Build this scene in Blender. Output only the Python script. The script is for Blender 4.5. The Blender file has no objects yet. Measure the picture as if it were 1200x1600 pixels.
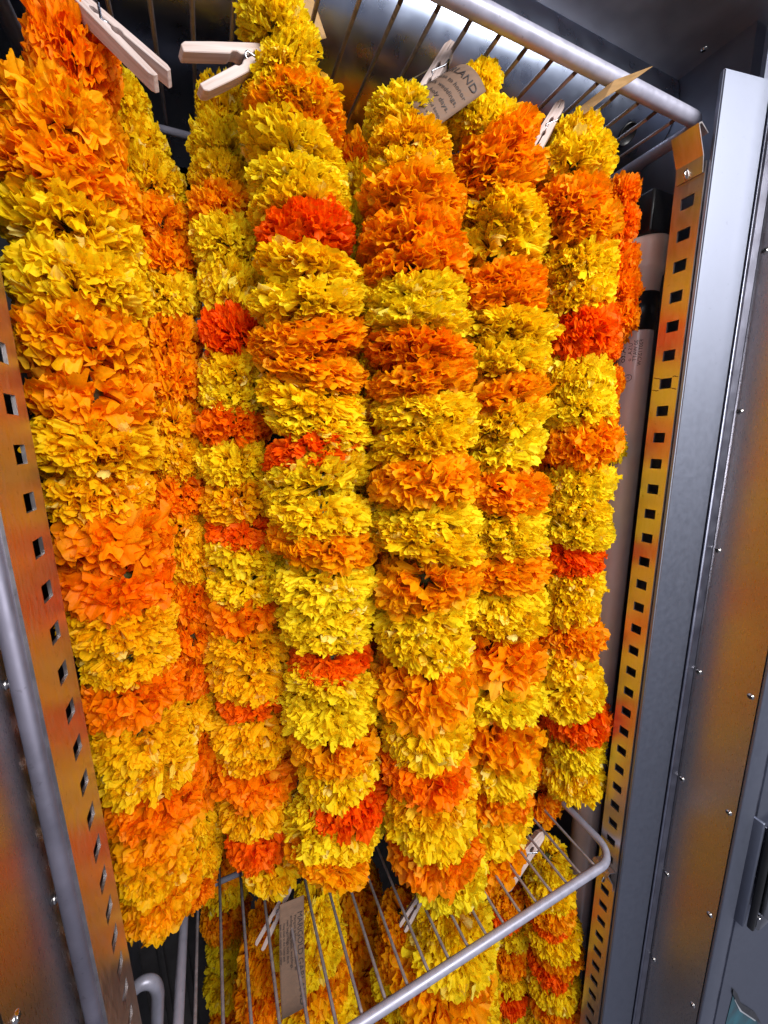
import bpy, bmesh, math, random
import numpy as np
from mathutils import Vector, Matrix, Euler

R = math.radians
rnd = random.Random(7)
nrg = np.random.RandomState(11)
SC = bpy.context.scene
COL = SC.collection

# ------------------------------------------------------------------ camera
# camera stands at the origin: X right, Y into the refrigerator, Z up (metres)
F = 608.0                                  # focal length in photo pixels (1200 x 1600)
CAMM = np.array([[0.91428805, -0.09200203, 0.39447811],
                 [-0.40478547, -0.17136903, 0.8982101],
                 [-0.01503582, -0.98090177, -0.19392174]])   # world = CAMM @ (right, down, forward)
cd = bpy.data.cameras.new('camera'); cam = bpy.data.objects.new('camera', cd); COL.objects.link(cam)
m3 = Matrix([[CAMM[i][0], -CAMM[i][1], -CAMM[i][2]] for i in range(3)])
cam.matrix_world = m3.to_4x4()
cd.sensor_fit = 'VERTICAL'; cd.sensor_height = 24.0; cd.lens = 24.0 * F / 1600.0
cd.clip_start = 0.01; cd.clip_end = 50
SC.camera = cam

# ------------------------------------------------------------------ light
w = bpy.data.worlds.new('World'); SC.world = w; w.use_nodes = True
bg = w.node_tree.nodes['Background']; bg.inputs[0].default_value = (0.62, 0.64, 0.80, 1); bg.inputs[1].default_value = 0.32
def area(name, loc, target, size, power, color):
    l = bpy.data.lights.new(name, 'AREA'); l.shape = 'RECTANGLE'; l.size = size[0]; l.size_y = size[1]
    l.energy = power; l.color = color
    o = bpy.data.objects.new(name, l); COL.objects.link(o); o.location = loc
    o.rotation_euler = (Vector(target) - Vector(loc)).to_track_quat('-Z', 'Y').to_euler()
    return o
area('room_lamp', (0.48, -0.68, 0.50), (0.25, 0.35, -0.1), (0.85, 0.50), 27, (1.0, 0.975, 0.95))
area('left_fill_light', (-0.55, -1.5, 0.65), (0.2, 0.35, -0.2), (1.2, 0.7), 8, (0.92, 0.92, 1.0))  # weak fill light added from the left, no known lamp there
SC.view_settings.view_transform = 'Standard'; SC.view_settings.look = 'None'
SC.view_settings.exposure = 0.0; SC.view_settings.gamma = 1.0
SC.render.engine = 'CYCLES'
SC.cycles.max_bounces = 10; SC.cycles.diffuse_bounces = 6; SC.cycles.glossy_bounces = 4; SC.cycles.transmission_bounces = 4
SC.cycles.sample_clamp_indirect = 6

# ------------------------------------------------------------------ measuring helpers
def ray(px, py):
    return CAMM @ np.array([(px - 600) / F, (py - 800) / F, 1.0])
def on_y(px, py, y):
    r = ray(px, py); return Vector(r * y / r[1])
def on_z(px, py, z):
    r = ray(px, py); return Vector(r * z / r[2])

# ------------------------------------------------------------------ object helpers
def link(name, me, parent=None):
    o = bpy.data.objects.new(name, me); COL.objects.link(o)
    if parent is not None: o.parent = parent
    return o
def empty(name, loc, label, cat, group=None):
    o = link(name, None); o.location = loc; o.empty_display_size = 0.02
    o['label'] = label; o['category'] = cat
    if group: o['group'] = group
    return o
def mesh(name, verts, faces, smooth=False):
    me = bpy.data.meshes.new(name); me.from_pydata([tuple(v) for v in verts], [], faces); me.update()
    if smooth:
        me.polygons.foreach_set('use_smooth', [True] * len(me.polygons))
    return me
def put(name, me, mat, parent=None, world_children=True):
    o = link(name, me, parent)
    if mat is not None:
        me.materials.clear(); me.materials.append(mat)
    if parent is not None and world_children:      # geometry written in world coordinates
        o.matrix_parent_inverse = Matrix.Translation(parent.location).inverted()
    return o
def box_me(name, lo, hi, bevel=0.0, seg=2):
    bm = bmesh.new(); bmesh.ops.create_cube(bm, size=1.0)
    lo = Vector(lo); hi = Vector(hi)
    for v in bm.verts: v.co = Vector([lo[i] + (v.co[i] + .5) * (hi[i] - lo[i]) for i in range(3)])
    if bevel > 0:
        bmesh.ops.bevel(bm, geom=list(bm.edges), offset=bevel, segments=seg, affect='EDGES', profile=0.5)
    me = bpy.data.meshes.new(name); bm.to_mesh(me); bm.free()
    if bevel > 0: me.polygons.foreach_set('use_smooth', [True] * len(me.polygons)); 
    return me
def tube_me(name, pts, r, n=10, cap=True, radii=None):
    pts = [Vector(p) for p in pts]; V = []; Fc = []
    up = None
    for i, p in enumerate(pts):
        t = (pts[min(i + 1, len(pts) - 1)] - pts[max(i - 1, 0)]).normalized()
        if up is None:
            up = Vector((0, 0, 1)) if abs(t.z) < .9 else Vector((1, 0, 0))
        a = (up - t * up.dot(t)).normalized(); b = t.cross(a); up = a
        rr = radii[i] if radii else r
        for k in range(n):
            th = 2 * math.pi * k / n; V.append(p + (a * math.cos(th) + b * math.sin(th)) * rr)
    for i in range(len(pts) - 1):
        for k in range(n):
            k2 = (k + 1) % n
            Fc.append((i * n + k, i * n + k2, (i + 1) * n + k2, (i + 1) * n + k))
    if cap:
        Fc.append(tuple(reversed(range(n)))); Fc.append(tuple((len(pts) - 1) * n + k for k in range(n)))
    me = mesh(name, V, Fc)
    me.polygons.foreach_set('use_smooth', [len(p.vertices) == 4 for p in me.polygons])
    return me
def lathe_me(name, prof, axis_pt, n=28):
    V = []; Fc = []
    for (r, z) in prof:
        for k in range(n):
            th = 2 * math.pi * k / n; V.append((axis_pt[0] + r * math.cos(th), axis_pt[1] + r * math.sin(th), z))
    for i in range(len(prof) - 1):
        for k in range(n):
            k2 = (k + 1) % n; Fc.append((i * n + k, i * n + k2, (i + 1) * n + k2, (i + 1) * n + k))
    me = mesh(name, V, Fc, True); return me

# ------------------------------------------------------------------ materials
def newmat(name):
    m = bpy.data.materials.new(name); m.use_nodes = True
    nt = m.node_tree; nt.nodes.clear()
    out = nt.nodes.new('ShaderNodeOutputMaterial')
    return m, nt, out
def N(nt, t, **kw):
    n = nt.nodes.new(t)
    for k, v in kw.items():
        if k.startswith('i_'): n.inputs[k[2:].replace('_', ' ')].default_value = v
        else: setattr(n, k, v)
    return n
def metal(name, col, rough, stretch=(1, 1, 1), nscale=60, var=0.12, metallic=1.0, bump=0.05, spots=0.0, rv=.22):
    m, nt, out = newmat(name); L = nt.links
    p = N(nt, 'ShaderNodeBsdfPrincipled'); L.new(p.outputs[0], out.inputs[0])
    p.inputs['Metallic'].default_value = metallic
    tc = N(nt, 'ShaderNodeTexCoord'); mp = N(nt, 'ShaderNodeMapping'); mp.inputs['Scale'].default_value = stretch
    L.new(tc.outputs['Object'], mp.inputs[0])
    n1 = N(nt, 'ShaderNodeTexNoise'); n1.inputs['Scale'].default_value = nscale; n1.inputs['Detail'].default_value = 5
    L.new(mp.outputs[0], n1.inputs['Vector'])
    n2 = N(nt, 'ShaderNodeTexNoise'); n2.inputs['Scale'].default_value = 9; n2.inputs['Detail'].default_value = 4
    L.new(tc.outputs['Object'], n2.inputs['Vector'])
    mr = N(nt, 'ShaderNodeMapRange'); mr.inputs[1].default_value = .3; mr.inputs[2].default_value = .7
    mr.inputs[3].default_value = 1 - var; mr.inputs[4].default_value = 1 + var
    L.new(n1.outputs['Fac'], mr.inputs[0])
    mr2 = N(nt, 'ShaderNodeMapRange'); mr2.inputs[1].default_value = .3; mr2.inputs[2].default_value = .7
    mr2.inputs[3].default_value = 1 - var * .8; mr2.inputs[4].default_value = 1 + var * .5
    L.new(n2.outputs['Fac'], mr2.inputs[0])
    mu = N(nt, 'ShaderNodeMath', operation='MULTIPLY'); L.new(mr.outputs[0], mu.inputs[0]); L.new(mr2.outputs[0], mu.inputs[1])
    vm = N(nt, 'ShaderNodeVectorMath', operation='SCALE'); vm.inputs[0].default_value = col[:3]
    L.new(mu.outputs[0], vm.inputs['Scale'])
    src = vm.outputs[0]
    if spots > 0:
        vo = N(nt, 'ShaderNodeTexNoise'); vo.inputs['Scale'].default_value = 210; vo.inputs['Detail'].default_value = 2
        L.new(tc.outputs['Object'], vo.inputs['Vector'])
        cr = N(nt, 'ShaderNodeMapRange'); cr.inputs[1].default_value = .68; cr.inputs[2].default_value = .74
        cr.inputs[3].default_value = 0; cr.inputs[4].default_value = spots
        L.new(vo.outputs['Fac'], cr.inputs[0])
        mx = N(nt, 'ShaderNodeMix', data_type='RGBA'); L.new(cr.outputs[0], mx.inputs['Factor'])
        L.new(src, mx.inputs['A']); mx.inputs['B'].default_value = (col[0] * .25, col[1] * .22, col[2] * .2, 1); src = mx.outputs['Result']
    L.new(src, p.inputs['Base Color'])
    rr = N(nt, 'ShaderNodeMapRange'); rr.inputs[1].default_value = .25; rr.inputs[2].default_value = .75
    rr.inputs[3].default_value = rough * (1 - rv); rr.inputs[4].default_value = min(1, rough * (1 + rv))
    L.new(n1.outputs['Fac'], rr.inputs[0]); L.new(rr.outputs[0], p.inputs['Roughness'])
    if bump > 0:
        b = N(nt, 'ShaderNodeBump'); b.inputs['Strength'].default_value = bump; b.inputs['Distance'].default_value = .002
        L.new(n1.outputs['Fac'], b.inputs['Height']); L.new(b.outputs[0], p.inputs['Normal'])
    return m
M = {}
M['galv'] = metal('galvanised_steel', (.23, .25, .315), .54, nscale=170, var=.025, bump=.012, spots=.10, rv=.06)
M['brushed'] = metal('brushed_stainless', (.46, .44, .44), .30, stretch=(1, 14, 1.2), nscale=120, var=.06, bump=.04)
M['rail'] = metal('stainless_rail', (.58, .54, .54), .36, stretch=(1, 6, 1), nscale=80, var=.05, bump=.02, spots=.25)
M['satin'] = metal('satin_aluminium', (.36, .37, .45), .38, nscale=60, var=.10, bump=.04, spots=.3)
M['edge'] = metal('purple_grey_edge', (.13, .125, .17), .50, nscale=60, var=.10, metallic=.6, bump=.04, spots=.3)
M['liner'] = metal('liner_sheet', (.34, .36, .42), .38, nscale=30, var=.12, bump=.02)
M['rust'] = metal('rusty_wire', (.075, .040, .028), .7, nscale=300, var=.4, metallic=.1, bump=.2)
M['pen'] = metal('dark_red_pen', (.09, .012, .008), .6, nscale=300, var=.4, metallic=0, bump=0)
M['wire'] = metal('grey_coated_wire', (.34, .31, .33), .42, nscale=200, var=.2, metallic=.45, bump=.12, spots=.6)
M['tube'] = metal('grey_coated_tube', (.36, .36, .45), .42, nscale=120, var=.08, metallic=.3, bump=.04, spots=.3)
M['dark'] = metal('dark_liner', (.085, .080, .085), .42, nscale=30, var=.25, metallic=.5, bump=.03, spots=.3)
M['ceil'] = metal('dull_ceiling_sheet', (.38, .36, .37), .45, nscale=40, var=.10, metallic=.7, bump=.03)
M['duct'] = metal('duct_sheet', (.40, .46, .60), .30, nscale=50, var=.03, bump=0)
M['black'] = metal('black_plastic', (.012, .012, .013), .35, nscale=50, var=.2, metallic=0, bump=.03)
M['cream'] = metal('cream_plastic', (.78, .66, .55), .38, nscale=30, var=.06, metallic=0, bump=.03)
M['screw'] = metal('screw_steel', (.62, .60, .58), .22, nscale=150, var=.1, bump=.0)
M['spring'] = metal('spring_steel', (.35, .36, .40), .25, nscale=150, var=.1, bump=.0)
M['lampglass'] = metal('coated_lamp_glass', (.74, .65, .63), .16, nscale=20, var=.05, metallic=0, bump=0.0)
M['chrome'] = metal('worn_chrome', (.42, .42, .43), .10, nscale=30, var=.2, bump=.02, spots=.5)
M['ink'] = metal('black_ink', (.030, .022, .022), .7, nscale=200, var=.25, metallic=0, bump=0)
M['kraft'] = metal('kraft_card', (.16, .095, .062), .85, stretch=(1, 1, 3), nscale=160, var=.12, metallic=0, bump=.08)
M['kraft2'] = metal('brown_kraft_card', (.42, .25, .10), .75, stretch=(1, 1, 3), nscale=160, var=.12, metallic=0, bump=.08)
M['teal'] = metal('teal_print', (.02, .10, .13), .4, nscale=40, var=.5, metallic=0, bump=0)
M['white'] = metal('white_print', (.55, .58, .62), .4, nscale=40, var=.1, metallic=0, bump=0)
M['string'] = metal('cotton_string', (.35, .32, .22), .8, nscale=200, var=.2, metallic=0, bump=.1)

def wood():
    m, nt, out = newmat('pale_wood'); L = nt.links
    p = N(nt, 'ShaderNodeBsdfPrincipled'); L.new(p.outputs[0], out.inputs[0]); p.inputs['Roughness'].default_value = .6
    tc = N(nt, 'ShaderNodeTexCoord'); mp = N(nt, 'ShaderNodeMapping'); mp.inputs['Scale'].default_value = (300, 260, 14)
    L.new(tc.outputs['Object'], mp.inputs[0])
    n1 = N(nt, 'ShaderNodeTexNoise'); n1.inputs['Scale'].default_value = 1.4; n1.inputs['Detail'].default_value = 6; L.new(mp.outputs[0], n1.inputs['Vector'])
    cr = N(nt, 'ShaderNodeValToRGB'); cr.color_ramp.elements[0].position = .3; cr.color_ramp.elements[0].color = (.36, .26, .22, 1)
    cr.color_ramp.elements[1].position = .65; cr.color_ramp.elements[1].color = (.56, .47, .45, 1)
    L.new(n1.outputs['Fac'], cr.inputs[0]); L.new(cr.outputs[0], p.inputs['Base Color'])
    b = N(nt, 'ShaderNodeBump'); b.inputs['Strength'].default_value = .15; b.inputs['Distance'].default_value = .0005
    L.new(n1.outputs['Fac'], b.inputs['Height']); L.new(b.outputs[0], p.inputs['Normal'])
    return m
M['wood'] = wood()

def petal_mat(name, a, b, pale, trans=.44):
    """a..b: range of ground colours between petals; pale: colour of the occasional bleached petal"""
    m, nt, out = newmat(name); L = nt.links
    at = N(nt, 'ShaderNodeAttribute'); at.attribute_name = 'petal'
    sp = N(nt, 'ShaderNodeSeparateXYZ'); L.new(at.outputs['Vector'], sp.inputs[0])
    oi = N(nt, 'ShaderNodeObjectInfo')
    ad = N(nt, 'ShaderNodeMath', operation='MULTIPLY_ADD'); ad.inputs[1].default_value = .5; L.new(oi.outputs['Random'], ad.inputs[0])
    hf = N(nt, 'ShaderNodeMath', operation='MULTIPLY'); hf.inputs[1].default_value = .5
    L.new(sp.outputs[0], hf.inputs[0]); L.new(hf.outputs[0], ad.inputs[2])
    mx = N(nt, 'ShaderNodeMix', data_type='RGBA'); L.new(ad.outputs[0], mx.inputs['Factor'])
    mx.inputs['A'].default_value = (*a, 1); mx.inputs['B'].default_value = (*b, 1)
    # fine veins along the petal
    tc = N(nt, 'ShaderNodeTexCoord'); no = N(nt, 'ShaderNodeTexNoise'); no.inputs['Scale'].default_value = 16; no.inputs['Detail'].default_value = 5
    L.new(tc.outputs['Object'], no.inputs['Vector'])
    vr = N(nt, 'ShaderNodeMapRange'); vr.inputs[1].default_value = .3; vr.inputs[2].default_value = .7; vr.inputs[3].default_value = .86; vr.inputs[4].default_value = 1.10
    L.new(no.outputs['Fac'], vr.inputs[0])
    sc = N(nt, 'ShaderNodeVectorMath', operation='SCALE'); L.new(mx.outputs['Result'], sc.inputs[0]); L.new(vr.outputs[0], sc.inputs['Scale'])
    pf = N(nt, 'ShaderNodeMapRange'); pf.inputs[1].default_value = .955; pf.inputs[2].default_value = 1.0; pf.inputs[3].default_value = 0; pf.inputs[4].default_value = .85
    L.new(sp.outputs[1], pf.inputs[0])
    m2 = N(nt, 'ShaderNodeMix', data_type='RGBA'); L.new(pf.outputs[0], m2.inputs['Factor']); L.new(sc.outputs[0], m2.inputs['A']); m2.inputs['B'].default_value = (*pale, 1)
    col = m2.outputs['Result']
    p = N(nt, 'ShaderNodeBsdfPrincipled'); p.inputs['Roughness'].default_value = .5; p.inputs['Specular IOR Level'].default_value = .14
    L.new(col, p.inputs['Base Color'])
    tr = N(nt, 'ShaderNodeBsdfTranslucent')
    tm = N(nt, 'ShaderNodeVectorMath', operation='MULTIPLY'); L.new(col, tm.inputs[0]); tm.inputs[1].default_value = (1.0, .90, .6)
    L.new(tm.outputs[0], tr.inputs['Color'])
    bp = N(nt, 'ShaderNodeBump'); bp.inputs['Strength'].default_value = .12; bp.inputs['Distance'].default_value = .02
    L.new(no.outputs['Fac'], bp.inputs['Height']); L.new(bp.outputs[0], p.inputs['Normal'])
    ms = N(nt, 'ShaderNodeMixShader'); ms.inputs[0].default_value = trans
    L.new(p.outputs[0], ms.inputs[1]); L.new(tr.outputs[0], ms.inputs[2]); L.new(ms.outputs[0], out.inputs[0])
    return m
PM = {
 'Y': petal_mat('yellow_petals', (1.0, .66, .001), (1.0, .88, .020), (1.0, .90, .30)),
 'O': petal_mat('orange_petals', (1.0, .30, .0), (1.0, .54, .003), (1.0, .60, .03)),
 'D': petal_mat('deep_orange_petals', (1.0, .20, .0), (1.0, .37, .001), (1.0, .50, .02)),
 'K': petal_mat('golden_petals', (1.0, .50, .001), (1.0, .72, .008), (1.0, .84, .22)),
 'R': petal_mat('red_orange_petals', (1.0, .105, .0), (1.0, .21, .001), (1.0, .26, .01)),
}
def calyx_mat():
    m, nt, out = newmat('green_calyx'); p = N(nt, 'ShaderNodeBsdfPrincipled'); nt.links.new(p.outputs[0], out.inputs[0])
    no = N(nt, 'ShaderNodeTexNoise'); no.inputs['Scale'].default_value = 8
    cr = N(nt, 'ShaderNodeValToRGB'); cr.color_ramp.elements[0].color = (.03, .05, .012, 1); cr.color_ramp.elements[1].color = (.10, .13, .03, 1)
    nt.links.new(no.outputs['Fac'], cr.inputs[0]); nt.links.new(cr.outputs[0], p.inputs['Base Color']); p.inputs['Roughness'].default_value = .6
    return m
M['calyx'] = calyx_mat()

# ------------------------------------------------------------------ marigold heads
HN = .52          # half thickness of a head relative to its radius
def flower_mesh(name, n_pet, W, ruff, seed, us=6, vs=12, zr=.9, curl=.22):
    """a frilled head of radius about 1: petals fan out of a small green calyx core; one connected surface"""
    g = np.random.RandomState(seed)
    bm_core = bmesh.new(); bmesh.ops.create_icosphere(bm_core, subdivisions=3, radius=.24)
    core = np.array([v.co[:] for v in bm_core.verts]); cf = [tuple(v.index for v in f.verts) for f in bm_core.faces]; bm_core.free()
    V = [core]; Fc = list(cf); nv = len(core); mi = [1] * len(cf); att = [np.zeros((nv, 3))]
    uu = np.linspace(0, 1, us + 1)[1:]; vv = np.linspace(-1, 1, vs + 1)
    cdir = core / .24
    for k in range(n_pet):
        z = -zr + 2 * zr * (k + g.rand()) / n_pet
        ph = k * 2.399963 + g.normal(0, .25)
        zt = z * HN / zr * 1.0; c = (1 - abs(z / zr * .96) ** 2.3) ** (1 / 2.3)
        d = np.array([c * math.cos(ph), c * math.sin(ph), zt + g.normal(0, .03)]); reach = np.linalg.norm(d); d /= reach
        root = int(np.argmax(cdir @ d)); r0 = core[root]
        roll = g.normal(0, .95)
        t = np.cross(d, [0, 0, 1.0]); t /= (np.linalg.norm(t) + 1e-9); b = np.cross(t, d)
        s = t * math.cos(roll) + b * math.sin(roll); nn = np.cross(d, s)
        length = reach * g.uniform(.93, 1.03) * (1.0 if g.rand() < .96 else 1.08)
        w_ = W * g.uniform(.75, 1.3); cu = g.normal(0, curl); cu2 = g.normal(0, curl * .6)
        k1 = g.uniform(2.2, 3.8); p1 = g.uniform(0, 6.28); k2 = g.uniform(5.0, 7.5); p2 = g.uniform(0, 6.28); A = ruff * g.uniform(.6, 1.3); bend = g.choice([-1, 1]) * g.uniform(.02, .15)
        U, VV = np.meshgrid(uu, vv, indexing='ij')
        ww = w_ * (.10 + .90 * U ** 1.6)
        notch = 1 - .16 * VV ** 4 + .025 * np.cos(k2 * VV * 1.3 + p1)
        lon = (length - .23) * (U * (1 - (1 - notch) * U ** 3))
        # crinkle grows towards the tip; the rim rolls over
        ru = A * (U ** 2) * (np.sin(k1 * VV + p1) * .8 + .62 * np.sin(k2 * VV + p2) * U ** 3 + .30 * np.sin(11 * U + 3 * VV + p2))
        nrm = ru + cu * w_ * 3.0 * U ** 2 + bend * U ** 4 + .10 * g.normal() * np.sin(U * 3)
        fold = 1 - .28 * np.abs(np.sin(k1 * VV + p1)) * U ** 2
        side = ww * VV * fold + cu2 * w_ * 2 * U ** 2
        roll_tip = -.16 * abs(cu) * (U ** 6)
        P = r0[None, None, :] + d * (lon + roll_tip)[..., None] + s * side[..., None] + nn * nrm[..., None]
        V.append(P.reshape(-1, 3)); rv = g.rand(); pv = g.rand()
        a = np.zeros((us * (vs + 1), 3)); a[:, 0] = np.clip(rv + (U.reshape(-1) - .7) * .25, 0, 1); a[:, 1] = pv * np.clip(U.reshape(-1) * .06 + .955, 0, 1); a[:, 2] = U.reshape(-1); att.append(a)
        for j in range(vs):
            Fc.append((root, nv + j, nv + j + 1)); mi.append(0)
        for i in range(us - 1):
            o0 = nv + i * (vs + 1)
            for j in range(vs):
                Fc.append((o0 + j, o0 + vs + 1 + j, o0 + vs + 2 + j, o0 + j + 1)); mi.append(0)
        nv += us * (vs + 1)
    V = np.concatenate(V); att = np.concatenate(att)
    me = bpy.data.meshes.new(name); me.from_pydata(V.tolist(), [], Fc); me.update()
    me.polygons.foreach_set('material_index', mi); me.polygons.foreach_set('use_smooth', [True] * len(mi))
    at = me.attributes.new('petal', 'FLOAT_VECTOR', 'POINT'); at.data.foreach_set('vector', att.astype(np.float32).ravel())
    me.materials.append(None); me.materials.append(M['calyx'])
    return me
FM = {'Y': [flower_mesh('marigold_fine', 520, .118, .052, 100 + i) for i in range(4)] + [flower_mesh('marigold_fine', 380, .155, .06, 190)],
      'O': [flower_mesh('marigold_broad', 360, .170, .072, 200 + i, curl=.25) for i in range(4)] + [flower_mesh('marigold_broad', 260, .23, .08, 290)],
      'R': [flower_mesh('marigold_dense', 420, .135, .062, 300 + i) for i in range(3)]}
FM['D'] = FM['O']; FM['K'] = FM['Y']
def petal_me(seed):
    g = np.random.RandomState(seed); us, vs = 8, 10; V = []; Fc = []
    p1, p2 = g.uniform(0, 6, 2)
    for i in range(us + 1):
        u = i / us
        for j in range(vs + 1):
            v = -1 + 2 * j / vs; W = .05 + .27 * u ** 1.3
            V.append((u * .85 * (1 - .12 * v * v * u), W * v * (1 - .2 * abs(math.sin(2.5 * v + p1)) * u),
                      .07 * u * u * math.sin(3 * v + p1) + .05 * u ** 3 * math.sin(6 * v + p2) + .25 * u * u * (.5 - .5 * u)))
    for i in range(us):
        for j in range(vs):
            a = i * (vs + 1) + j; Fc.append((a, a + vs + 1, a + vs + 2, a + 1))
    me = mesh('loose_petal', V, Fc, True)
    at = me.attributes.new('petal', 'FLOAT_VECTOR', 'POINT')
    at.data.foreach_set('vector', [x for v in V for x in (.9, g.uniform(.93, .98), .5)])
    me.materials.append(None); return me
LP = [petal_me(500 + i) for i in range(5)]

NFL = 0
def head(parent, c, pos, rad, hz, axis=Vector((0, 0, 1)), tilt=10):
    """one marigold head on the string: centre, radius, half height along the string"""
    global NFL
    o = link('marigold', rnd.choice(FM[c]), parent); NFL += 1
    o.material_slots[0].link = 'OBJECT'; o.material_slots[0].material = PM[c]
    q = Vector((0, 0, 1)).rotation_difference(axis) @ Euler((R(rnd.gauss(0, tilt)), R(rnd.gauss(0, tilt)), 0)).to_quaternion()
    spin = Euler((math.pi if rnd.random() < .5 else 0, 0, rnd.uniform(0, 6.28))).to_quaternion()
    s = rad * rnd.uniform(.93, 1.07)
    pos = Vector(pos) + Vector((rnd.gauss(0, .0016), rnd.gauss(0, .0016), 0))
    o.rotation_mode = 'QUATERNION'; o.rotation_quaternion = q @ spin
    o.location = Vector(pos) - parent.location; o.scale = (s, s * rnd.uniform(.94, 1.04), hz / HN)
    n = 1 if rnd.random() < .40 else 0
    if c == 'R': n = 0
    for _ in range(n):                                   # a few longer petals that stand out of the frill
        p = link('petal', rnd.choice(LP), o)
        p.material_slots[0].link = 'OBJECT'; p.material_slots[0].material = PM[c]
        az = rnd.uniform(0, 6.28); el = rnd.uniform(-.35, .35)
        p.rotation_mode = 'XYZ'; p.rotation_euler = (rnd.uniform(-.9, .9), el, az)
        d = Euler((0, el, az)).to_matrix() @ Vector((1, 0, 0))
        k = rnd.uniform(.55, .8)
        p.location = d * (1.05 - .85 * k); p.location.z *= .5; p.scale = (k, k, k)
    return o

def strand(parent, data, y0, y1, rscale=1.0, hscale=1.0):
    """data: (x, y, half width, colour[, half height]) as sighted in the photograph, top to bottom; y0..y1 real depth of the string at its top and foot"""
    P = []
    n = len(data)
    for i, d in enumerate(data):
        t = min(1, (d[1] - data[0][1]) / 260.0)
        yy = y0 + (y1 - y0) * t
        p = on_y(d[0], d[1], yy); e = (on_y(d[0] + d[2], d[1], yy) - on_y(d[0] - d[2], d[1], yy)).x / 2
        P.append((p, e * math.cos(math.atan2(p.x, yy)) * rscale * 1.05))
    for i, d in enumerate(data):
        a = P[max(0, i - 1)][0]; b = P[min(n - 1, i + 1)][0]
        gap = (a - b).length / (2 if 0 < i < n - 1 else 1)
        hz = gap * .66 * hscale
        hz = min(max(hz, P[i][1] * .30), P[i][1] * .80)
        if len(d) > 4: hz = d[4] * P[i][1]
        ax = (a - b).normalized()
        ax = (ax + Vector((0, 0, 1)) * 1.0).normalized()
        head(parent, d[3], P[i][0], P[i][1], hz, ax, 10)
    pts = [p for p, _ in P]
    put('string', tube_me('string', pts, .0012, 6), M['string'], parent)
    return P

def garland(label, group, pts, top):
    g = empty('marigold_garland', top, label, 'garland', group)
    for (data, y0, y1, rs) in pts: strand(g, data, y0, y1, rs)
    return g
UP = 'marigold garlands clipped to the upper wire shelf'
LO = 'marigold garlands hanging below the lower wire shelf'
Y, O, RD, DO, GY = 'Y', 'O', 'R', 'D', 'K'

A = [(128, 98, 76, DO), (95, 195, 98, O), (112, 285, 112, O), (120, 370, 118, Y), (130, 455, 112, Y), (138, 545, 104, O), (146, 620, 98, O),
     (152, 695, 100, GY), (162, 765, 93, GY), (182, 840, 98, DO), (190, 905, 96, DO), (195, 970, 88, GY), (203, 1022, 80, GY), (208, 1078, 90, DO),
     (222, 1138, 86, GY), (230, 1190, 78, GY), (244, 1245, 82, DO), (240, 1290, 74, O), (243, 1338, 66, GY), (253, 1388, 70, O)]
B = [(185, 165, 50, Y), (212, 225, 48, Y), (228, 290, 50, Y), (245, 350, 55, O), (262, 405, 50, O), (265, 460, 45, Y), (270, 530, 45, O), (272, 595, 45, O),
     (278, 660, 46, GY), (278, 715, 44, GY), (282, 770, 45, DO), (290, 820, 45, GY), (300, 870, 46, GY), (300, 935, 46, DO), (300, 990, 46, DO),
     (305, 1045, 45, DO), (302, 1100, 45, GY), (308, 1160, 44, DO), (305, 1215, 44, DO), (312, 1270, 44, GY), (312, 1325, 42, GY), (302, 1375, 38, DO)]
garland('largest orange and yellow marigold garland, hanging beside the left perforated rail', UP, [(A, .365, .385, 1.01), (B, .415, .425, 1.12)], (-.08, .38, .3))

C = [(350, 180, 42, Y), (352, 240, 50, Y), (352, 290, 50, Y), (352, 335, 55, O), (362, 390, 58, Y), (365, 450, 56, Y), (368, 525, 50, RD), (370, 580, 54, Y), (373, 625, 54, Y),
     (372, 668, 56, DO), (376, 725, 60, Y), (380, 780, 60, GY), (380, 822, 52, RD), (386, 862, 58, Y), (390, 908, 60, Y), (388, 947, 58, DO), (390, 1000, 62, GY), (395, 1045, 62, GY),
     (398, 1084, 60, RD), (400, 1122, 64, GY), (402, 1155, 62, GY), (402, 1195, 66, DO), (402, 1245, 60, GY), (405, 1292, 52, RD), (425, 1335, 50, GY)]
D = [(434, 45, 58, Y), (444, 105, 74, Y), (452, 152, 80, Y), (462, 198, 70, O), (455, 245, 78, Y), (462, 300, 82, Y), (466, 340, 80, Y), (478, 382, 78, RD),
     (482, 425, 80, Y), (486, 475, 86, Y), (488, 528, 92, O), (490, 570, 86, O), (494, 622, 84, Y), (496, 664, 80, Y), (494, 706, 80, RD), (497, 752, 82, Y), (502, 798, 80, Y),
     (507, 850, 82, O), (507, 908, 78, Y), (511, 950, 78, Y), (513, 985, 74, Y), (518, 1026, 60, RD), (519, 1058, 70, Y), (520, 1096, 70, Y), (524, 1145, 66, O), (530, 1193, 64, Y),
     (542, 1245, 60, RD), (530, 1292, 66, Y), (508, 1330, 68, O), (492, 1290, 50, Y)]
garland('two-strand garland with thin red bands, hanging between the spread clothespin and the middle strands', UP, [(D, .325, .355, 1.0), (C, .405, .405, 1.06)], (.08, .35, .3))

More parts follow.
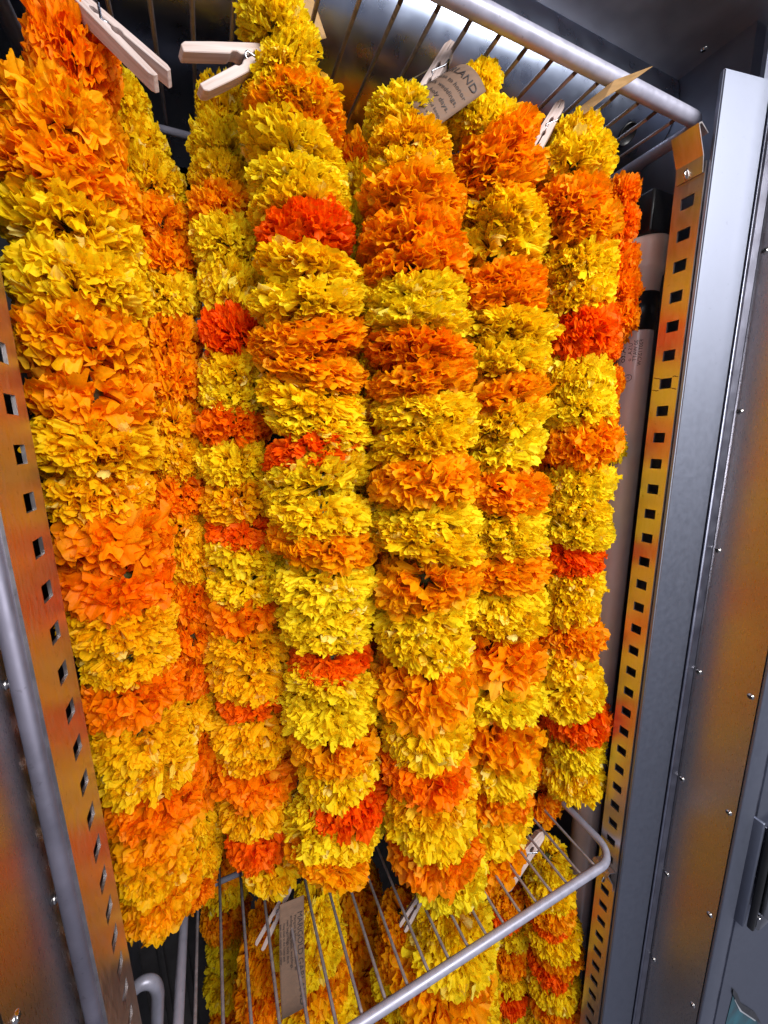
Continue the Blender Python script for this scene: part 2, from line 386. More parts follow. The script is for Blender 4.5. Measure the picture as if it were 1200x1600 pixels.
Ft = [(637, 192, 60, Y), (642, 238, 65, GY), (638, 280, 69, Y), (638, 325, 77, O), (642, 385, 85, O), (645, 425, 83, O), (647, 475, 78, Y), (652, 510, 77, Y), (654, 555, 85, O), (654, 598, 81, O),
     (660, 642, 81, Y), (662, 690, 81, Y), (658, 750, 83, O), (664, 808, 83, Y), (664, 845, 83, Y), (666, 898, 85, O), (662, 950, 79, Y), (662, 990, 77, Y), (657, 1062, 81, O, .62),
     (664, 1130, 75, Y), (658, 1188, 79, DO), (664, 1225, 69, GY), (670, 1262, 69, Y), (678, 1312, 73, DO), (697, 1352, 61, Y)]
G = [(742, 140, 34, Y), (750, 195, 48, Y), (760, 250, 70, O), (765, 290, 70, O), (771, 340, 68, Y), (769, 395, 64, Y), (773, 450, 68, O), (771, 480, 64, O), (779, 525, 66, Y), (779, 570, 64, Y), (780, 620, 62, O),
     (781, 662, 62, Y), (783, 708, 60, Y), (781, 760, 62, O), (785, 805, 60, Y), (783, 848, 60, Y), (779, 882, 60, O), (777, 925, 60, Y), (779, 962, 60, Y), (775, 1018, 60, O), (771, 1072, 62, Y),
     (771, 1125, 62, O), (767, 1178, 58, Y), (767, 1218, 54, O), (761, 1262, 54, Y), (757, 1318, 48, O), (740, 1345, 40, O)]
garland('widest pair of strands at the centre, with the printed paper tag at its top', UP, [(Ft, .33, .330, 1.0), (G, .32, .36, 1.22)], (.25, .35, .3))

H = [(900, 212, 48, Y), (896, 262, 64, Y), (888, 318, 66, O), (902, 360, 66, O), (902, 412, 64, Y), (902, 460, 64, Y), (905, 525, 60, RD), (900, 590, 60, Y), (900, 640, 60, Y),
     (906, 692, 70, O), (902, 755, 62, Y), (900, 795, 58, Y), (897, 828, 56, Y), (893, 865, 52, RD), (893, 905, 56, Y), (890, 945, 54, Y), (892, 988, 62, O), (882, 1028, 58, Y), (880, 1068, 62, Y),
     (900, 1114, 58, RD), (898, 1160, 52, Y), (894, 1208, 52, Y)]
J = [(965, 305, 29, DO), (965, 355, 33, DO), (963, 410, 35, DO), (959, 455, 37, DO), (955, 500, 39, DO), (945, 545, 37, DO), (939, 600, 35, DO), (935, 650, 35, DO), (937, 700, 33, Y), (929, 760, 33, DO), (922, 830, 33, Y), (912, 900, 33, DO), (902, 980, 33, Y), (887, 1060, 35, DO)]
I = [(828, 330, 28, Y), (830, 390, 26, O), (828, 450, 28, O), (832, 510, 28, Y), (833, 588, 30, RD), (830, 650, 26, Y), (830, 720, 26, O), (828, 790, 26, Y), (826, 882, 30, RD), (822, 950, 28, Y), (818, 1020, 26, Y), (818, 1085, 26, O), (820, 1132, 30, RD), (818, 1182, 34, O), (834, 1235, 38, O)]
garland('right-hand garland beside the fluorescent lamp, ending above the lower shelf corner', UP, [(H, .312, .335, .95), (J, .335, .345, 1.0), (I, .375, .39, 1.1)], (.42, .36, .3))
E_ = [(562, 262, 34, O), (566, 310, 32, Y), (562, 370, 32, Y), (566, 440, 34, Y), (568, 520, 34, O), (572, 600, 34, Y), (575, 680, 34, O), (577, 760, 34, Y), (580, 840, 34, O), (582, 920, 34, Y), (585, 1000, 34, O), (590, 1080, 34, Y), (592, 1160, 34, O), (600, 1230, 34, Y)]
garland('garland mostly hidden in the dark gap behind the middle strands', UP, [(E_, .47, .47, 1.5)], (.16, .47, .3))

# below the lower shelf
K = [(350, 1340, 30, O), (352, 1375, 30, Y), (352, 1425, 30, O), (362, 1470, 30, Y), (362, 1520, 32, Y), (372, 1570, 32, O), (376, 1610, 32, Y)]
garland('shaded garland at the far left below the lower shelf', LO, [(K, .56, .56, 1.3)], (-.03, .56, -.605))
L_ = [(492, 1418, 40, Y), (484, 1462, 54, Y), (492, 1508, 56, O), (492, 1552, 58, Y), (498, 1602, 62, Y), (505, 1660, 60, O)]
L2 = [(420, 1440, 32, O), (415, 1485, 42, O), (425, 1530, 46, O), (432, 1575, 50, Y), (440, 1625, 50, O)]
garland('garland below the lower shelf with the tall printed tag laid against it', LO, [(L_, .40, .40, 1.0), (L2, .44, .44, 1.1)], (.07, .41, -.605))
M_ = [(548, 1395, 38, O), (552, 1440, 42, O), (556, 1490, 42, O), (566, 1545, 42, O), (575, 1600, 44, Y)]
garland('dark garland between the lower tagged strand and its right neighbour', LO, [(M_, .52, .52, 1.3)], (.14, .52, -.605))
N_ = [(702, 1412, 60, Y), (700, 1455, 74, Y), (690, 1500, 82, O), (694, 1548, 84, Y), (700, 1600, 86, O), (708, 1650, 86, Y)]
N2 = [(628, 1430, 36, O), (632, 1480, 44, O), (628, 1530, 48, Y), (640, 1580, 52, O), (650, 1640, 52, Y)]
garland('broad garland below the lower shelf, crossed by the shelf wires at the centre', LO, [(N_, .355, .365, 1.0), (N2, .40, .40, 1.0)], (.24, .36, -.605))
Q = [(856, 1342, 34, Y), (860, 1378, 42, Y), (860, 1406, 42, O), (858, 1426, 38, RD), (862, 1446, 44, Y), (868, 1474, 46, O), (860, 1500, 38, RD), (864, 1524, 46, Y), (868, 1556, 46, O), (864, 1582, 44, Y), (866, 1610, 44, O), (868, 1640, 44, Y)]
P_ = [(790, 1392, 26, O), (786, 1420, 30, RD), (798, 1448, 30, Y), (792, 1485, 32, O), (796, 1513, 30, Y), (794, 1545, 30, RD), (792, 1580, 30, Y), (794, 1615, 30, O)]
garland('narrow banded garland under the right corner of the lower shelf', LO, [(Q, .335, .345, 1.0), (P_, .39, .39, 1.05)], (.41, .34, -.605))

# ------------------------------------------------------------------ refrigerator cabinet
cab = empty('refrigerator_cabinet', (.2, .4, -1.3), 'open stainless steel refrigerator cabinet around the hanging marigold garlands', 'refrigerator')
def part(name, me, mat, parent=cab):
    o = link(name, me, parent); me.materials.clear(); me.materials.append(mat)
    o.matrix_parent_inverse = Matrix.Translation(cab.location).inverted() if parent is cab else Matrix()
    return o
ZT, ZB = .405, -1.3
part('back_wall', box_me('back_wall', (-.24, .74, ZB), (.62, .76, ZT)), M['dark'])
part('side_wall', box_me('side_wall', (-.24, .28, ZB), (-.22, .738, ZT)), M['liner'])
part('side_wall', box_me('side_wall', (.545, .285, ZB), (.565, .738, ZT)), M['liner'])
for z in (-.9,):
    pass
# ridges on the back wall, seen at the lower left
for i in range(9):
    x = -.19 + i * .042
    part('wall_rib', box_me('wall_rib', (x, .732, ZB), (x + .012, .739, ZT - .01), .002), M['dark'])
ceil = part('ceiling_panel', box_me('ceiling_panel', (-.4, .10, ZT), (1.0, .76, ZT + .02)), M['ceil'])
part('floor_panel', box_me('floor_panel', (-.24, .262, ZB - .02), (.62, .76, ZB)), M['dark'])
# rounded duct nose across the top, behind the shelf's front tube
prof = []
for i in range(25):
    a = math.pi * (0.5 + i / 24 * 1.0)
    prof.append((.420 + .065 * math.cos(a), .385 + .060 * math.sin(a)))
prof.append((.60, .325))
V = []; Fc = []
for (y, z) in prof:
    V += [(-.22, y, z), (.544, y, z)]
for i in range(len(prof) - 1): Fc.append((2 * i, 2 * i + 1, 2 * i + 3, 2 * i + 2))
duct = part('duct_panel', mesh('duct_panel', V, Fc, True), M['duct'])
c0 = on_y(988, 203, .366)
hole = part('duct_hole', lathe_me('duct_hole', [(0.0001, 0), (.009, 0), (.0095, .001), (.0105, .0015), (.0112, .0)], (0, 0), 32), M['black'])
an = math.asin(max(-1, min(1, (c0.z - .385) / .06))); nv_ = Vector((0, -math.cos(an) / .065, math.sin(an) / .06)).normalized()
hole.rotation_mode = 'QUATERNION'; hole.rotation_quaternion = Vector((0, 0, 1)).rotation_difference(nv_)
hole.location = Vector((c0.x, .420 - .065 * math.cos(an), c0.z)) + nv_ * .0006

def perforated(name, x, ya, yb, hya, hyb, zs, pitch, hh, zlo, zhi, thick, sign):
    """steel strip in the YZ plane with real square holes; rounded front edge"""
    ycols = [ya, hya, hyb, yb]
    zr = [zlo]
    for z in zs: zr += [z - hh / 2, z + hh / 2]
    zr.append(zhi); zr = sorted(zr)
    V = [(x, y, z) for z in zr for y in ycols]; Fc = []
    for i in range(len(zr) - 1):
        for j in range(3):
            if j == 1 and i % 2 == 1: continue
            a = i * 4 + j; Fc.append((a, a + 1, a + 5, a + 4))
    me = mesh(name, V, Fc)
    bm = bmesh.new(); bm.from_mesh(me)
    r = bmesh.ops.extrude_face_region(bm, geom=list(bm.faces))
    for v in [g for g in r['geom'] if isinstance(g, bmesh.types.BMVert)]: v.co.x += thick * sign
    bmesh.ops.recalc_face_normals(bm, faces=list(bm.faces)); bm.to_mesh(me); bm.free()
    return me
pitch = .02878
zsR = [.2227 - pitch * i for i in range(-1, 48)]
zsR = zsR[1:]
part('shelf_rail', perforated('shelf_rail', .457, .2655, .2925, .2725, .2845, zsR, pitch, .0108, -1.25, .252, .0022, 1), M['rail'])
zsL = [.0207 + pitch * 6 - pitch * i for i in range(48)]
part('shelf_rail', perforated('shelf_rail', -.103, .264, .3225, .2935, .3085, zsL, pitch, .0115, -1.25, .30, .0022, -1), M['rail'])
for (x, ys, z) in ((.4566, ((.2665, .2720), (.2850, .2915)), .2227 - pitch * 6), (-.1026, ((.270, .2925), (.3095, .3215)), .0207 + pitch * 3)):
    for (ya, yb) in ys:
        for dz in (-.0062, .0064):
            pts = [(x, ya + (yb - ya) * t / 5, z + dz + rnd.uniform(-.0005, .0005) + (.0012 * (t - 2.5) / 5)) for t in range(6)]
            part('pen_mark', tube_me('pen_mark', pts, .00035, 5), M['pen'])
# right post: slightly splayed front band, pressed groove, trim bead, then the jamb that faces the garlands
def prism_me(name, poly, z0, z1, bevel=0):
    bm = bmesh.new(); vs = [bm.verts.new((x, y, z0)) for x, y in poly]; f = bm.faces.new(vs)
    r = bmesh.ops.extrude_face_region(bm, geom=[f])
    for v in [g for g in r['geom'] if isinstance(g, bmesh.types.BMVert)]: v.co.z = z1
    bmesh.ops.recalc_face_normals(bm, faces=list(bm.faces))
    if bevel: bmesh.ops.bevel(bm, geom=list(bm.edges), offset=bevel, segments=3, affect='EDGES')
    me = bpy.data.meshes.new(name); bm.to_mesh(me); bm.free()
    if bevel: me.polygons.foreach_set('use_smooth', [True] * len(me.polygons)); me.set_sharp_from_angle(angle=R(50))
    return me
part('post_front', prism_me('post_front', [(.4582, .2600), (.5140, .2500), (.5150, .2545), (.4590, .2650)], ZB, .322, .0011), M['galv'])
part('groove_panel', prism_me('groove_panel', [(.5120, .2556), (.5240, .2535), (.5245, .2575), (.5125, .2596)], ZB, ZT - .003), M['galv'])
part('trim_bead', prism_me('trim_bead', [(.5185, .2490), (.5312, .2468), (.5320, .2515), (.5192, .2530)], ZB, ZT - .003, .0018), M['satin'])
jr = part('jamb_panel', box_me('jamb_panel', (.5330, .1850, ZB), (.5430, .2600, ZT - .002)), M['brushed'])
part('front_frame', box_me('front_frame', (.5335, .1808, ZB), (.5700, .1845, ZT - .002), .0012, 3), M['galv'])
part('front_frame', box_me('front_frame', (.5704, .1880, ZB), (.595, .1915, ZT - .002)), M['satin'])
part('front_panel', box_me('front_panel', (.5955, .1865, ZB), (1.0, .1900, ZT - .002)), M['galv'])
# left post
part('post_edge', tube_me('post_edge', [(-.1098, .2645, ZB), (-.1098, .2645, .39)], .0050, 16), M['edge'])
jl = part('jamb_panel', box_me('jamb_panel', (-.1262, .2000, ZB), (-.1162, .2690, ZT - .002)), M['brushed'])
part('front_frame', box_me('front_frame', (-.40, .1960, ZB), (-.1165, .1995, ZT - .002)), M['black'])

def screw_me():
    bm = bmesh.new(); r = .0034
    prof = [(0, .0012), (.0018, .0011), (.0028, .0007), (r, 0), (r, -.0006)]
    n = 20; V = []; Fc = []
    V.append((0, 0, .0012))
    for (rr, z) in prof[1:]:
        for k in range(n): V.append((rr * math.cos(6.28319 * k / n), rr * math.sin(6.28319 * k / n), z))
    for k in range(n): Fc.append((0, 1 + k, 1 + (k + 1) % n))
    for i in range(len(prof) - 2):
        for k in range(n):
            a = 1 + i * n; Fc.append((a + k, a + (k + 1) % n, a + n + (k + 1) % n, a + n + k))
    bm.free(); return mesh('screw', V, Fc, True)
SM = screw_me(); SM.materials.append(M['screw'])
def cross_me():
    V = []; Fc = []
    for (a, b) in ((.0019, .0004), (.0004, .0019)):
        k = len(V); z = .0013 if a > b else .00134
        V += [(-a, -b, z), (a, -b, z), (a, b, z), (-a, b, z), (-a, -b, z - .0008), (a, -b, z - .0008), (a, b, z - .0008), (-a, b, z - .0008)]
        Fc += [(k, k + 1, k + 2, k + 3), (k, k + 4, k + 5, k + 1), (k + 1, k + 5, k + 6, k + 2), (k + 2, k + 6, k + 7, k + 3), (k + 3, k + 7, k + 4, k)]
    me = mesh('screw', V, Fc); me.materials.append(M['black']); return me
def join_me(a, b):
    bm = bmesh.new(); bm.from_mesh(a); n = len(bm.faces); bm.from_mesh(b); bm.faces.ensure_lookup_table()
    for f in bm.faces[n:]: f.material_index = 1
    me = bpy.data.meshes.new('screw'); bm.to_mesh(me); bm.free()
    me.materials.append(M['screw']); me.materials.append(M['black']); return me
SM2 = join_me(SM, cross_me())
def screw(parent, loc, normal):
    o = link('screw', SM2, parent); o.rotation_mode = 'QUATERNION'
    o.rotation_quaternion = Vector((0, 0, 1)).rotation_difference(Vector(normal)) @ Euler((0, 0, rnd.uniform(0, 3))).to_quaternion()
    o.location = Vector(loc)
    return o
zs0 = .1773
for i in range(9):
    z = zs0 - .1578 * i
    screw(jr, (.5328, .2434, z), (-1, 0, 0))
    screw(jr, (.5328, .1915, z), (-1, 0, 0))
    screw(jl, (-.1160, .2655, .171 - .1525 * i), (1, 0, 0))
    screw(jl, (-.1160, .2085, .171 - .1525 * i), (1, 0, 0))
for (px, py) in ((803, 15), (1100, 77)):
    p = on_z(px, py, ZT); screw(ceil, (p.x, p.y, ZT - .0003), (0, 0, -1))
# seam in the ceiling by the jamb
part('ceiling_lip', box_me('ceiling_lip', (.5345, .102, ZT - .012), (.62, .1800, ZT - .003), .002), M['satin'])

# ------------------------------------------------------------------ wire shelves
def shelf(z, label, x0, x1, yf, yb, phase, rt=.0062, rc=.018, rust=False, step=.02685):
    s = empty('wire_shelf', ((x0 + x1) / 2, yf, z), label, 'shelf', 'wire shelves in the refrigerator')
    def arc(cx, cy, a0, a1): return [(cx + rc * math.cos(R(a0 + (a1 - a0) * i / 8)), cy + rc * math.sin(R(a0 + (a1 - a0) * i / 8)), z) for i in range(9)]
    pts = [(x0, yb, z)] + arc(x0 + rc, yf + rc, 180, 270) + arc(x1 - rc, yf + rc, 270, 360) + [(x1, yb, z)]
    put('frame_tube', tube_me('frame_tube', pts, rt, 16), M['tube'], s)
    put('rear_tube', tube_me('rear_tube', [(x0 + .006, yb - .006, z), (x1 - .006, yb - .006, z)], rt * .9, 12), M['tube'], s)
    put('cross_tube', tube_me('cross_tube', [(x0 + .006, (yf + yb) / 2, z - .009), (x1 - .006, (yf + yb) / 2, z - .009)], .0035, 10), M['tube'], s)
    x = phase
    while x < x1 - .012:
        if x > x0 + .01:
            b = .0
            wo = put('wire', tube_me('wire', [(x, yf - .001, z + .0005), (x, yf + (rnd.uniform(.008, .018) if rust else .012), z - .001), (x, yb - .008, z - .001)], .0017, 8), M['wire'], s)
            if rust:
                wm = wo.data
                wm.materials.append(M['rust'])
                for f in wm.polygons[:8]: f.material_index = 1
        x += step
    return s
PH = .2590 - .02685 * 20
shelf(.300, 'upper grey wire shelf with rounded front tube, the garlands clipped under it', -.105, .4790, .2865, .683, PH, rust=True)
shelf(-.562, 'lower grey wire shelf below the garland tips, its rounded right corner in view', -.080, .4495, .2645, .660, (PH - .006) * .94, rt=.0050, rc=.028, step=.02524)
shelf(-1.12, 'lowest wire shelf, barely seen in the dark below', -.085, .4730, .2860, .683, PH)

# shelf clip: bent sheet steel hooked into the right rail
def bent_me(name, path, y0, y1, th):
    """sheet bent along path [(x, z)...] and running from y0 to y1"""
    V = []; Fc = []
    for (x, z) in path: V += [(x, y0, z), (x, y1, z)]
    for i in range(len(path) - 1): Fc.append((2 * i, 2 * i + 1, 2 * i + 3, 2 * i + 2))
    me = mesh(name, V, Fc)
    bm = bmesh.new(); bm.from_mesh(me); bmesh.ops.solidify(bm, geom=list(bm.faces), thickness=th); bm.to_mesh(me); bm.free(); return me
def clip(z, label):
    c = empty('shelf_clip', (.455, .28, z), label, 'clip', 'shelf clips on the perforated rails')
    put('bent_plate', bent_me('bent_plate', [(.4560, z - .058), (.4540, z - .044), (.4420, z - .022), (.4450, z - .0205), (.4560, z - .026)], .2665, .2905, .0012), M['rail'], c)
    put('hook', tube_me('hook', [(.4545, .2805, z - .057), (.4505, .2805, z - .053), (.4560, .2805, z - .046)], .0012, 8), M['screw'], c)
    return c
clip(.300, 'bent steel clip holding the right end of the upper shelf')
clip(-.570, 'bent steel clip under the right corner of the lower shelf')

# ------------------------------------------------------------------ fluorescent lamp on the right
lx, ly = .492, .342
lamp = empty('fluorescent_lamp', (lx, ly, -1.2), 'unlit fluorescent lamp standing upright behind the right perforated rail', 'lamp')
put('lamp_glass', lathe_me('lamp_glass', [(.0001, .158), (.018, .158), (.0185, .156), (.019, .150), (.019, -1.15), (.0001, -1.15)], (lx, ly), 40), M['lampglass'], lamp)
put('end_cap', lathe_me('end_cap', [(.0192, .118), (.0202, .118), (.0202, .160), (.0001, .160)], (lx, ly), 32), M['black'], lamp)
put('lamp_holder', lathe_me('lamp_holder', [(.019, .1602), (.0195, .1605), (.0205, .178), (.0245, .184), (.0255, .187), (.0255, .206), (.0262, .208), (.0262, .214), (.0245, .217), (.0001, .218)], (lx, ly), 40), M['cream'], lamp)
put('socket', box_me('socket', (lx - .022, ly - .02, .2185), (lx + .022, ly + .03, .262), .003), M['black'], lamp)

def text_mesh(body, size, serif=True, align='LEFT', extrude=0.00004, spacing=1.0):
    cu = bpy.data.curves.new('lettering', 'FONT'); cu.body = body; cu.size = size; cu.align_x = align; cu.align_y = 'CENTER'
    cu.extrude = extrude; cu.space_character = spacing; cu.resolution_u = 3
    if serif: cu.offset = 0.0
    o = bpy.data.objects.new('lettering', cu); COL.objects.link(o)
    dg = bpy.context.evaluated_depsgraph_get(); me = bpy.data.meshes.new_from_object(o.evaluated_get(dg))
    bpy.data.objects.remove(o); return me
def wrap_cyl(me, cx, cy, r, ang0, ztop):
    """text x runs down, text y runs round the glass"""
    for v in me.vertices:
        a = ang0 - v.co.y / r; rr = r + v.co.z
        x, z = v.co.x, ztop - v.co.x
        v.co = Vector((cx + rr * math.cos(a), cy + rr * math.sin(a), z))
a0 = math.atan2(-ly, -lx)
for (t, sz, da, zt) in (('Alto', .0100, -.62, .100), ('U.S.A.  o', .0058, -.20, .104), ('20 WATT', .0058, .08, .107), ('F20T12/CW', .0058, .36, .107)):
    me = text_mesh(t, sz); wrap_cyl(me, lx, ly, .0191, a0 + da, zt); put('lettering', me, M['ink'], lamp)
ringp = [(0.0038 * math.cos(6.2832 * i / 20) , .0038 * math.sin(6.2832 * i / 20)) for i in range(21)]
cx0 = a0 - .18
put('round_mark', tube_me('round_mark', [(lx + .0192 * math.cos(cx0 + p[1] / .0191), ly + .0192 * math.sin(cx0 + p[1] / .0191), .064 + p[0]) for p in ringp], .0003, 5), M['ink'], lamp)
me = text_mesh('UL', .004); wrap_cyl(me, lx, ly, .0191, cx0, .067); put('lettering', me, M['ink'], lamp)

# ------------------------------------------------------------------ clothespins
def prong_me():
    """one wooden half, 72 mm long, lying along +Z with its inner face at x = 0"""
    pr = [(0.0, 0), (.0032, 0), (.0046, .003), (.0052, .020), (.0056, .046), (.0056, .066), (.0030, .072), (.0010, .072), (.0010, .063), (.0000, .060), (.0000, .052), (.0018, .050), (.0018, .046), (0.0, .044), (0.0, .036), (.0012, .034), (.0012, .031), (0.0, .029)]
    n = len(pr); wd = .0048; V = [(x, -wd, z) for x, z in pr] + [(x, wd, z) for x, z in pr]
    Fc = [tuple(range(n)), tuple(reversed(range(n, 2 * n)))] + [(i, i + n, (i + 1) % n + n, (i + 1) % n) for i in range(n)]
    me = mesh('prong', V, Fc); bm = bmesh.new(); bm.from_mesh(me); bmesh.ops.recalc_face_normals(bm, faces=list(bm.faces))
    bmesh.ops.bevel(bm, geom=list(bm.edges), offset=.0004, segments=1, affect='EDGES'); bm.to_mesh(me); bm.free()
    return me
PRM = prong_me(); PRM.materials.append(M['wood'])
def spring_me():
    pts = []
    for i in range(49):
        a = 2 * math.pi * i / 12; pts.append((.0019 * math.cos(a), -.0046 + .0092 * i / 48, .0415 + .0026 * math.sin(a)))
    pts = [(.0062, -.0050, .056), (.0055, -.0050, .050)] + pts + [(-.0055, .0050, .050), (-.0062, .0050, .056), (-.0062, -.0046, .0565)]
    return tube_me('spring', pts, .00085, 6)
SPM = spring_me(); SPM.materials.append(M['spring'])
def clothespin(tail, jaw, label, spread=7, face=(0, -1, 0), length=None):
    """tail and jaw: end points in the scene; face: direction the side of the pin looks"""
    a = Vector(tail); b = Vector(jaw); d = (b - a); L = d.length; z = d.normalized()
    f = Vector(face); yv = (f - z * f.dot(z)).normalized(); xv = yv.cross(z)
    c = empty('clothespin', a, label, 'clothespin', 'wooden clothespins')
    rot = Matrix((xv, yv, z)).transposed()
    c.rotation_euler = rot.to_euler(); s = L / .072; c.scale = (s, s, s)
    piv = Matrix.Translation((0, 0, .045))
    for sg in (1, -1):
        o = link('prong', PRM, c)
        mt = piv @ Matrix.Rotation(R(spread) * -sg, 4, 'Y') @ piv.inverted()
        if sg < 0: mt = mt @ Matrix.Rotation(math.pi, 4, 'Z')
        o.matrix_local = mt
    link('spring', SPM, c)
    return c
clothespin(on_y(256, 128, .325), on_y(95, -20, .345), 'clothespin lying over the topmost orange flower of the left garland', 5, (.2, -1, .25))
clothespin(on_y(296, 115, .322), on_y(445, 82, .335), 'clothespin with spread prongs poking out left of the tall yellow strand', 9, (.1, -1, -.1))
clothespin(on_y(640, 185, .330), on_y(706, 72, .322), 'clothespin behind the curled printed tag', 2, (-.75, -1, -.2))
clothespin(on_y(822, 258, .318), on_y(876, 164, .318), 'clothespin at the top left of the right-hand garland', 2, (-.8, -1, -.2))
PA = on_z(408, 1480, -.66); 
clothespin(on_y(406, 1478, .385), on_y(456, 1380, .40), 'clothespin under the lower shelf beside the tall printed tag', 4, (-.6, -1, .5))
clothespin(on_y(628, 1450, .345), on_y(672, 1375, .355), 'clothespin under the lower shelf below the central garland tip', 4, (-.6, -1, .5))
clothespin(on_y(786, 1383, .325), on_y(848, 1298, .335), 'clothespin under the right part of the lower shelf', 4, (-.6, -1, .5))

# ------------------------------------------------------------------ paper tags
def tag_sheet(parent, O0, ux, uy, w_, h_, bend, mat, nx=16, wav=0.0):
    """card whose top-left corner is O0, width along ux, height along uy, bulging along its normal"""
    n = ux.cross(uy).normalized()
    def P(u, v, off=0.0):
        k = bend * (1 - (2 * u - 1) ** 2) + wav * math.sin(v * 4.2)
        return O0 + ux * (u * w_) + uy * (v * h_) + n * (k + off)
    V = []; Fc = []; ny = 12
    for j in range(ny + 1):
        for i in range(nx + 1): V.append(P(i / nx, j / ny))
    for j in range(ny):
        for i in range(nx):
            a = j * (nx + 1) + i; Fc.append((a, a + 1, a + nx + 2, a + nx + 1))
    me = mesh('card', V, Fc, True)
    bm = bmesh.new(); bm.from_mesh(me); bmesh.ops.solidify(bm, geom=list(bm.faces), thickness=.0004); bm.to_mesh(me); bm.free()
    put('card', me, mat, parent)
    return P
def print_on(parent, P, w_, h_, lines, side=1, right=None):
    for (t, size, x, y, sp) in lines:
        me = text_mesh(t, size, spacing=sp)
        if right is not None:                       # set flush to the right-hand edge of the card
            x = w_ * right - max(v.co.x for v in me.vertices)
        for v in me.vertices:
            u = (x + v.co.x) / w_; q = (y - v.co.y) / h_
            v.co = P(u, q, side * (.0008 + v.co.z))
        put('lettering', me, M['ink'], parent)
LINES = [('MARIGOLD GARLAND', .0082, .002, .007, 1.0), ('Marigold is Mexican to honor', .0047, .006, .0145, 1.0), ('all endings: birth, death, weddings,', .0047, .001, .0205, 1.0),
         ('new beginnings, holy days.', .0047, .012, .0265, 1.0), ('Hang fresh in the home and keep', .0032, .014, .0325, 1.0), ('cool, misted with water', .0032, .022, .0368, 1.0)]
t1 = empty('paper_tag', on_y(745, 150, .30), 'curled kraft paper tag printed GARLAND over the central garland', 'tag', 'printed paper tags')
a = on_y(703, 90, .318); b = on_y(759, 143, .296); c_ = on_y(690, 178, .306)
ux = (b - a).normalized(); uy = (c_ - a); hh = uy.length * 1.14; uy = (uy - ux * uy.dot(ux)).normalized()
nv = ux.cross(uy).normalized()
if nv.y > 0: nv = -nv
rho = (b - a).length / (1 + math.sin(R(38)))
ctr = b - ux * (rho * math.sin(R(38))) - nv * (rho * math.cos(R(38)))
TH0, TH1 = R(-38), R(150); AL = rho * (TH1 - TH0)
def P1(u, v, off=0.0):
    """rolled card: u runs right to left round the roll"""
    th = TH0 + (TH1 - TH0) * (1 - u); rr = rho + off + .004 * v
    return ctr + ux * (-math.sin(th) * rr) + nv * (math.cos(th) * rr) + uy * (v * hh)
V = []; Fc = []
for j in range(9):
    for i in range(33): V.append(P1(i / 32, j / 8))
for j in range(8):
    for i in range(32):
        q = j * 33 + i; Fc.append((q, q + 1, q + 34, q + 33))
me = mesh('card', V, Fc, True)
bm = bmesh.new(); bm.from_mesh(me); bmesh.ops.solidify(bm, geom=list(bm.faces), thickness=.0003); bm.to_mesh(me); bm.free()
put('card', me, M['kraft'], t1)
k = AL / .085; kv = hh / .047
print_on(t1, P1, AL, hh, [(t, z_ * k * (1.04 if q_ == 0 else 1.05), x_ * k - (.010 if q_ == 0 else .004), y_ * kv * 1.12, sp) for q_, (t, z_, x_, y_, sp) in enumerate(LINES)], 1, .965)

p0 = on_y(672, 112, .33); pts = []
for (px, py, yy) in ((704, 92, .318), (690, 98, .322), (672, 108, .33), (655, 118, .34), (640, 126, .345), (628, 140, .35), (620, 160, .352), (614, 182, .352)): pts.append(on_y(px, py, yy))
put('tie_string', tube_me('tie_string', pts, .0006, 6), M['string'], t1)
t2 = empty('paper_tag', on_y(455, 1480, .37), 'tall curved kraft tag reading MARIGOLD GARLAND below the lower shelf', 'tag', 'printed paper tags')
a = on_y(475, 1398, .375); b = on_y(480, 1572, .335); c_ = on_y(432, 1400, .378)
ux = (b - a).normalized(); uy = (c_ - a); uy = (uy - ux * uy.dot(ux)).normalized()
wv = (b - a).length
T2S = 1 if ux.cross(uy).y < 0 else -1
P2 = tag_sheet(t2, a, ux, uy, wv, .0285, .006, M['kraft'], wav=.0)
print_on(t2, P2, wv, .0285, [('MARIGOLD GARLAND', .0088, .016, .005, 1.0), ('Marigold is Mexican to honor all', .0042, .018, .0105, 1.0), ('endings, birth, death, weddings,', .0042, .017, .0148, 1.0), ('new beginnings, holy days', .0042, .020, .019, 1.0), ('Hang fresh in the home and', .0034, .022, .0232, 1.0), ('keep cool, misted with water', .0034, .022, .0268, 1.0)], T2S)

t3 = empty('paper_tag', on_y(740, 1385, .40), 'shaded printed tag peeping out under the central garland tip', 'tag', 'printed paper tags')
a = on_y(712, 1362, .375); b = on_y(768, 1378, .372); c_ = on_y(718, 1400, .372)
ux = (b - a).normalized(); uy = (c_ - a); uy = (uy - ux * uy.dot(ux)).normalized(); wv = (b - a).length
P3 = tag_sheet(t3, a, ux, uy, wv, .030, .003, M['kraft'])
print_on(t3, P3, wv, .030, [('holy days. Hang fresh in', .0042, .002, .012, 1.0), ('the home and keep cool', .0042, .002, .018, 1.0), ('misted with water', .0050, .004, .024, 1.0)], 1)

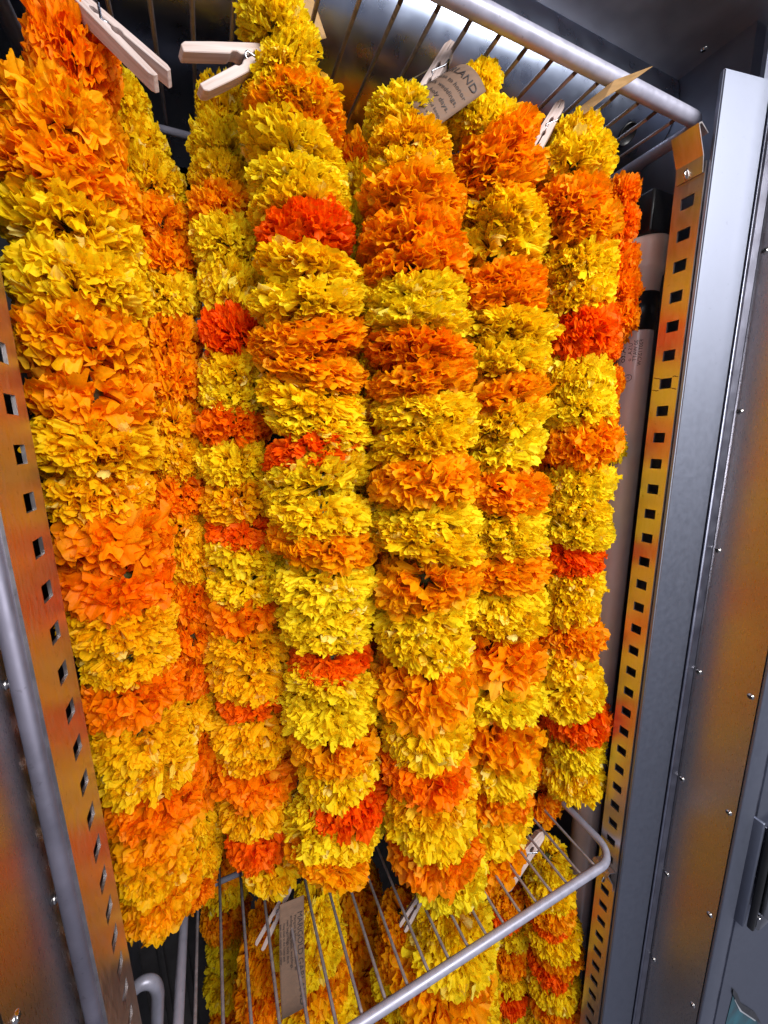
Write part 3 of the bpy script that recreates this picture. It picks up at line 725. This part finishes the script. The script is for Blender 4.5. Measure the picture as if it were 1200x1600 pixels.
t4 = empty('paper_tag', on_y(410, 5, .33), 'plain brown back of a card behind the tall yellow strand', 'tag', 'printed paper tags')
a = on_y(366, -60, .345); b = on_y(470, -60, .35); c_ = on_y(380, 62, .345)
ux = (b - a).normalized(); uy = (c_ - a); uy = (uy - ux * uy.dot(ux)).normalized(); tag_sheet(t4, a, ux, uy, (b - a).length, (c_ - a).length, .003, M['kraft2'])
t5 = empty('paper_tag', on_y(960, 140, .30), 'brown card seen nearly edge-on above the right-hand garland', 'tag', 'printed paper tags')
a = on_y(1020, 104, .262); b = on_y(902, 172, .315); c_ = on_y(918, 152, .335)
V = [on_z(1020, 103, .292), on_z(960, 125, .2945), on_z(905, 168, .288), on_z(912, 178, .272), on_z(945, 152, .280), on_z(985, 128, .286)]
me = mesh('card', V, [(0, 1, 2, 3, 4, 5)]); bm = bmesh.new(); bm.from_mesh(me); bmesh.ops.triangulate(bm, faces=list(bm.faces)); bmesh.ops.solidify(bm, geom=list(bm.faces), thickness=.0004); bm.to_mesh(me); bm.free()
put('card', me, M['kraft2'], t5)

# ------------------------------------------------------------------ chrome latch on the outer frame, sticker, pipe
lt = empty('door_latch', (.64, .19, -.6), 'worn chrome latch frame on the outer right edge of the cabinet', 'latch')
def at_px(px, py, y): p = on_y(px, py, y); return p
x0, z0, z1 = .580, -.476, -.640
put('side_plate', box_me('side_plate', (x0, .174, z1), (x0 + .005, .1860, z0), .0015), M['galv'], lt)
put('side_bar', box_me('side_bar', (x0 + .0055, .166, z1), (x0 + .0120, .1735, z0), .002), M['black'], lt)
put('cross_bar', box_me('cross_bar', (x0 + .0125, .163, z0 - .012), (x0 + .10, .173, z0), .003), M['chrome'], lt)
put('cross_bar', box_me('cross_bar', (x0 + .0125, .163, z1), (x0 + .10, .173, z1 + .020), .003), M['chrome'], lt)
put('mirror_plate', box_me('mirror_plate', (x0 + .0165, .150, z1 + .024), (x0 + .0200, .1855, z0 - .016), .001), M['chrome'], lt)
st = empty('sticker', (.66, .2, -.9), 'torn teal and black sticker at the bottom right edge', 'sticker')
def poly(name, pts, off, mat):
    me = mesh(name, [on_y(px, py, .1863 - off) for (px, py) in pts], [tuple(range(len(pts)))])
    bm = bmesh.new(); bm.from_mesh(me); bmesh.ops.triangulate(bm, faces=list(bm.faces)); bmesh.ops.solidify(bm, geom=list(bm.faces), thickness=-.0002); bm.to_mesh(me); bm.free()
    put(name, me, mat, st)
poly('teal_print', [(1146, 1552), (1156, 1572), (1178, 1590), (1192, 1610), (1180, 1640), (1136, 1640), (1134, 1600)], .0006, M['teal'])
poly('white_line', [(1150, 1558), (1158, 1574), (1182, 1592), (1180, 1596), (1156, 1580), (1148, 1563)], .0012, M['white'])
poly('black_print', [(1146, 1545), (1152, 1552), (1158, 1568), (1180, 1582), (1190, 1600), (1184, 1596), (1160, 1580), (1152, 1568), (1145, 1553)], .0018, M['black'])
pp = [on_y(185, 1565, .40), on_y(205, 1549, .40), on_y(222, 1536, .40), on_y(238, 1535, .40), on_y(246, 1548, .40), on_y(246, 1575, .40), on_y(244, 1640, .40)]
sm = []
for i in range(len(pp) - 1):
    for k in range(4):
        t = k / 4; p0 = pp[max(0, i - 1)]; p1 = pp[i]; p2 = pp[i + 1]; p3 = pp[min(len(pp) - 1, i + 2)]
        sm.append(.5 * ((2 * p1) + (p2 - p0) * t + (2 * p0 - 5 * p1 + 4 * p2 - p3) * t * t + (3 * p1 - p0 - 3 * p2 + p3) * t ** 3))
sm.append(pp[-1])
pipe = link('drain_pipe', tube_me('drain_pipe', sm, .0065, 14)); pipe.data.materials.append(M['tube'])
pipe['label'] = 'bent grey pipe in the dark corner at the lower left'; pipe['category'] = 'pipe'
print('flowers', NFL)
